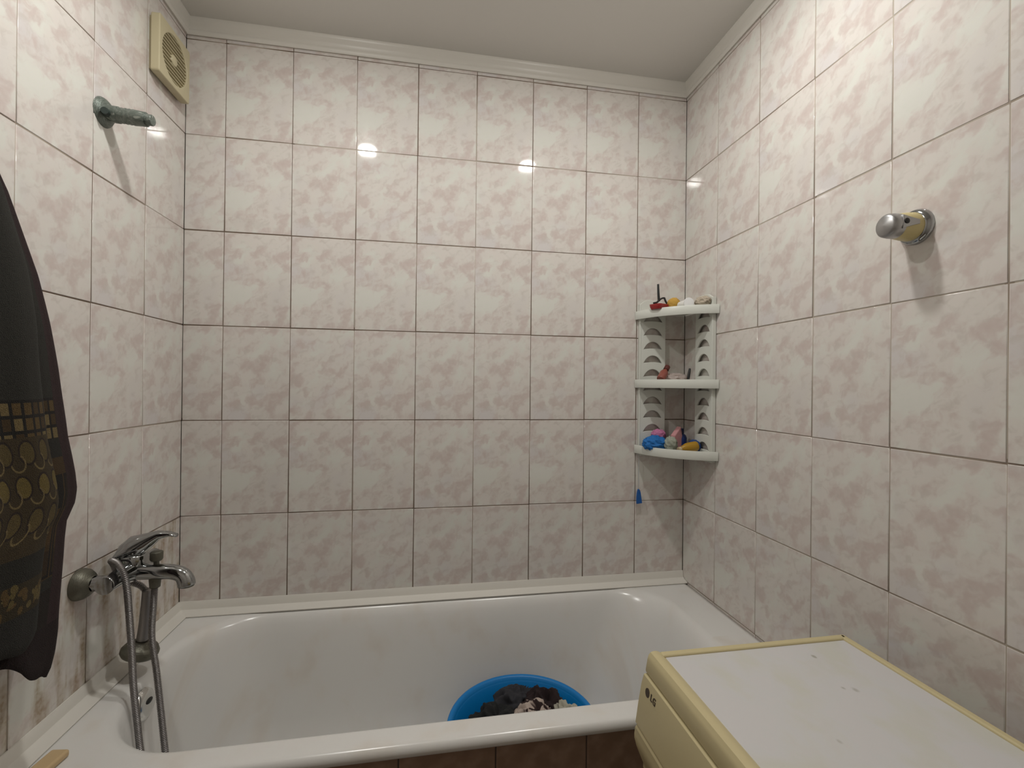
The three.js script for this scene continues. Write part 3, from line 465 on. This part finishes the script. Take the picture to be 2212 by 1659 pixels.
// ---------------------------------------------------------------- towel on its hook
{
  const hook = thing('towel_hook', 'small chrome wall hook that holds the dark towel', 'hook', [0, 1.885, 0.845]);
  part('plate', box(0.006, 0.05, 0.024, 0.0035, 0, 0, 0.002), M.chrome, hook);
  part('prong', sweep([V(0.004, 0.005, 0), V(0.022, -0.008, 0), V(0.040, -0.006, 0), V(0.046, 0.012, 0)], 0.0045, 24, 10), M.chrome, hook);
  // edge of the towel on the bathtub side: [y, z]
  const edge = [[1.885, 0.815], [1.82, 0.782], [1.74, 0.735], [1.657, 0.691], [1.526, 0.642], [1.44, 0.621], [1.36, 0.605], [1.236, 0.580], [1.16, 0.557], [1.13, 0.551], [1.105, 0.555], [1.075, 0.575], [1.04, 0.580], [0.878, 0.596], [0.84, 0.604], [0.79, 0.622]];
  const zEdge = y => { if (y >= edge[0][0]) return edge[0][1]; for (let i = 0; i < edge.length - 1; i++) if (y <= edge[i][0] && y >= edge[i + 1][0]) return lerp(edge[i][1], edge[i + 1][1], (edge[i][0] - y) / (edge[i][0] - edge[i + 1][0])); return edge.at(-1)[1]; };
  const sec = new THREE.CatmullRomCurve3([[0, 0.060], [0.018, 0.082], [0.040, 0.085], [0.085, 0.088], [0.118, 0.076], [0.128, 0.074], [0.118, 0.098], [0.122, 0.118], [0.165, 0.130], [0.22, 0.120], [0.27, 0.122], [0.31, 0.095], [0.325, 0.06]].map(([z, x]) => V(x, 0, z)), false, 'centripetal');
  const NS = 120, NT = 150, top = 1.88;
  const bottom = s => { const k = [[0, 0.812], [0.05, 0.800], [0.12, 0.812], [0.32, 0.866], [0.45, 0.915], [0.52, 0.905], [0.62, 0.915], [0.8, 0.935], [1, 0.96]]; for (let i = 0; i < k.length - 1; i++) if (s <= k[i + 1][0]) return lerp(k[i][1], k[i + 1][1], sstep(k[i][0], k[i + 1][0], s)); return 0.96; };
  const P = (i, j) => {
    const s = i / NS, t = j / NT, y = lerp(top, bottom(s), t), q = sec.getPointAt(s), f = lerp(0.16, 1, sstep(0.0, 0.55, t) * 0.7 + 0.3 * t), fx = lerp(0.35, 1, sstep(0, 0.5, t));
    const wob = 0.006 * fbm(s * 5, y * 4, 3, 3) * t;
    return V(0.012 + (q.x - 0.012) * fx + wob + 0.012 * (1 - fx), y, zEdge(y) + q.z * f + 0.010 * fbm(s * 3 + 9, y * 3, 1, 2) * t * (s > 0.02 ? 1 : 0));
  };
  const grid = []; for (let j = 0; j <= NT; j++) { grid.push([]); for (let i = 0; i <= NS; i++) grid[j].push(P(i, j)); }
  const nrm = (i, j) => { const a = grid[j][Math.min(i + 1, NS)].clone().sub(grid[j][Math.max(i - 1, 0)]), b = grid[Math.min(j + 1, NT)][i].clone().sub(grid[Math.max(j - 1, 0)][i]); return a.cross(b).normalize(); };
  const pos = [], uv = [], idx = [], N1 = NS + 1;
  for (const side of [1, -1]) for (let j = 0; j <= NT; j++) for (let i = 0; i <= NS; i++) { const e = Math.min(i, NS - i, NT - j) / 2, th = 0.0045 * Math.min(1, 0.35 + 0.65 * Math.min(1, e)), p = grid[j][i].clone().addScaledVector(nrm(i, j), -side * th); pos.push(p.x, p.y, p.z); uv.push(i / NS, 1 - (1.88 - grid[j][i].y) / 1.1); }
  const off = N1 * (NT + 1);
  for (let j = 0; j < NT; j++) for (let i = 0; i < NS; i++) { const a = j * N1 + i, b = a + 1, c = a + N1, d = c + 1; idx.push(a, b, c, b, d, c, off + a, off + c, off + b, off + b, off + c, off + d); }
  const rim = []; for (let i = 0; i <= NS; i++) rim.push(i); for (let j = 1; j <= NT; j++) rim.push(j * N1 + NS); for (let i = NS - 1; i >= 0; i--) rim.push(NT * N1 + i); for (let j = NT - 1; j > 0; j--) rim.push(j * N1);
  rim.forEach((a, k) => { const b = rim[(k + 1) % rim.length]; idx.push(a, off + a, b, b, off + a, off + b); });
  const g = new THREE.BufferGeometry(); g.setAttribute('position', new THREE.Float32BufferAttribute(pos, 3)); g.setAttribute('uv', new THREE.Float32BufferAttribute(uv, 2)); g.setIndex(idx); g.computeVertexNormals();
  // woven pattern: charcoal pile, plum selvedge, gold and brown ornament near the end
  const cv = document.createElement('canvas'); cv.width = 1024; cv.height = 2048; const c = cv.getContext('2d'), r = rng(101);
  const Y = y => (1.88 - y) / 1.1 * 2048, Sx = s => s * 1024;
  c.fillStyle = '#2b2a25'; c.fillRect(0, 0, 1024, 2048);
  const gold = '#5e4a29', ochre = '#46341b', brown = '#2b2017', dk = '#1a1612', pale = '#796844';
  // ornament field
  c.fillStyle = dk; c.fillRect(0, Y(1.31), 1024, Y(1.235) - Y(1.31));
  for (let k = 0; k < 24; k++) for (let m = 0; m < 3; m++) { c.fillStyle = (k + m) % 4 ? (r() < 0.4 ? pale : gold) : ochre; c.fillRect(20 + k * 42, Y(1.305) + m * 46, 30, 36); }
  c.fillStyle = '#25241f'; c.beginPath(); c.moveTo(0, Y(1.23)); c.lineTo(1024, Y(1.255)); c.lineTo(1024, Y(1.215)); c.lineTo(0, Y(1.185)); c.fill();
  c.fillStyle = ochre; c.fillRect(0, Y(1.20), 1024, Y(0.985) - Y(1.20));
  for (let k = 0; k < 9; k++) { const x = 60 + k * 118; c.fillStyle = k % 2 ? dk : brown; c.fillRect(x, Y(1.165), 100, Y(1.105) - Y(1.165)); c.fillStyle = '#4f3a1e'; c.fillRect(x, Y(1.10), 100, Y(1.045) - Y(1.10)); c.fillStyle = '#382917'; c.fillRect(x, Y(1.035), 100, Y(0.99) - Y(1.035)); c.strokeStyle = dk; c.lineWidth = 10; c.strokeRect(x, Y(1.165), 100, Y(0.99) - Y(1.165)); }
  // scrolls and discs on the front fold
  c.fillStyle = '#40341f'; c.fillRect(Sx(0.40), Y(1.25), Sx(0.6), Y(1.06) - Y(1.25));
  for (let k = 0; k < 7; k++) for (let m = 0; m < 3; m++) { const x = Sx(0.43) + k * 84 + (m % 2) * 40, y = Y(1.225) + m * 105; c.fillStyle = m === 1 ? '#6f5f31' : '#5c4e2c'; c.beginPath(); c.ellipse(x, y, 30, 36, 0, 0, 7); c.fill(); c.strokeStyle = brown; c.lineWidth = 7; c.stroke(); c.strokeStyle = pale; c.lineWidth = 6; c.beginPath(); c.arc(x + 40, y + 30, 26, 0, 4.2); c.stroke(); }
  c.fillStyle = '#26251f'; c.fillRect(Sx(0.40), Y(1.06), Sx(0.6), Y(1.02) - Y(1.06));
  c.fillStyle = '#382f1c'; c.fillRect(Sx(0.40), Y(1.02), Sx(0.6), Y(0.97) - Y(1.02));
  for (let k = 0; k < 60; k++) { c.fillStyle = r() < 0.5 ? gold : '#6b5c36'; c.beginPath(); c.ellipse(Sx(0.40) + r() * 610, lerp(Y(1.015), Y(0.975), r()), 9 + r() * 12, 6 + r() * 8, r() * 3, 0, 7); c.fill(); }
  c.fillStyle = '#2a2926'; c.fillRect(Sx(0.40), Y(0.97), Sx(0.6), 2048); c.fillStyle = '#241d18'; c.fillRect(0, Y(0.965), Sx(0.40), 2048);
  c.fillStyle = '#352325'; c.fillRect(0, 0, Sx(0.14), 2048); c.fillStyle = '#241718'; c.fillRect(0, Y(0.90), Sx(0.42), 2048);
  const im = c.getImageData(0, 0, 1024, 2048), d = im.data; for (let i = 0; i < d.length; i += 4) { const k = 0.72 + r() * 0.5; d[i] *= k; d[i + 1] *= k; d[i + 2] *= k; } c.putImageData(im, 0, 0);
  const tex = new THREE.CanvasTexture(cv); tex.colorSpace = THREE.SRGBColorSpace;
  const pile = dataTex(512, 512, () => { const n = r(); return [n, n, n]; }, false); pile.repeat.set(2, 5);
  single('towel', 'dark charcoal towel with gold ornament and plum edge hanging by the bathtub', 'towel', g, new THREE.MeshPhysicalMaterial({ map: tex, roughness: 1, bumpMap: pile, bumpScale: 0.003, sheen: 0.4, sheenRoughness: 0.6, sheenColor: new THREE.Color().setRGB(0.08, 0.07, 0.06) }));
}

renderer.render(scene, camera);
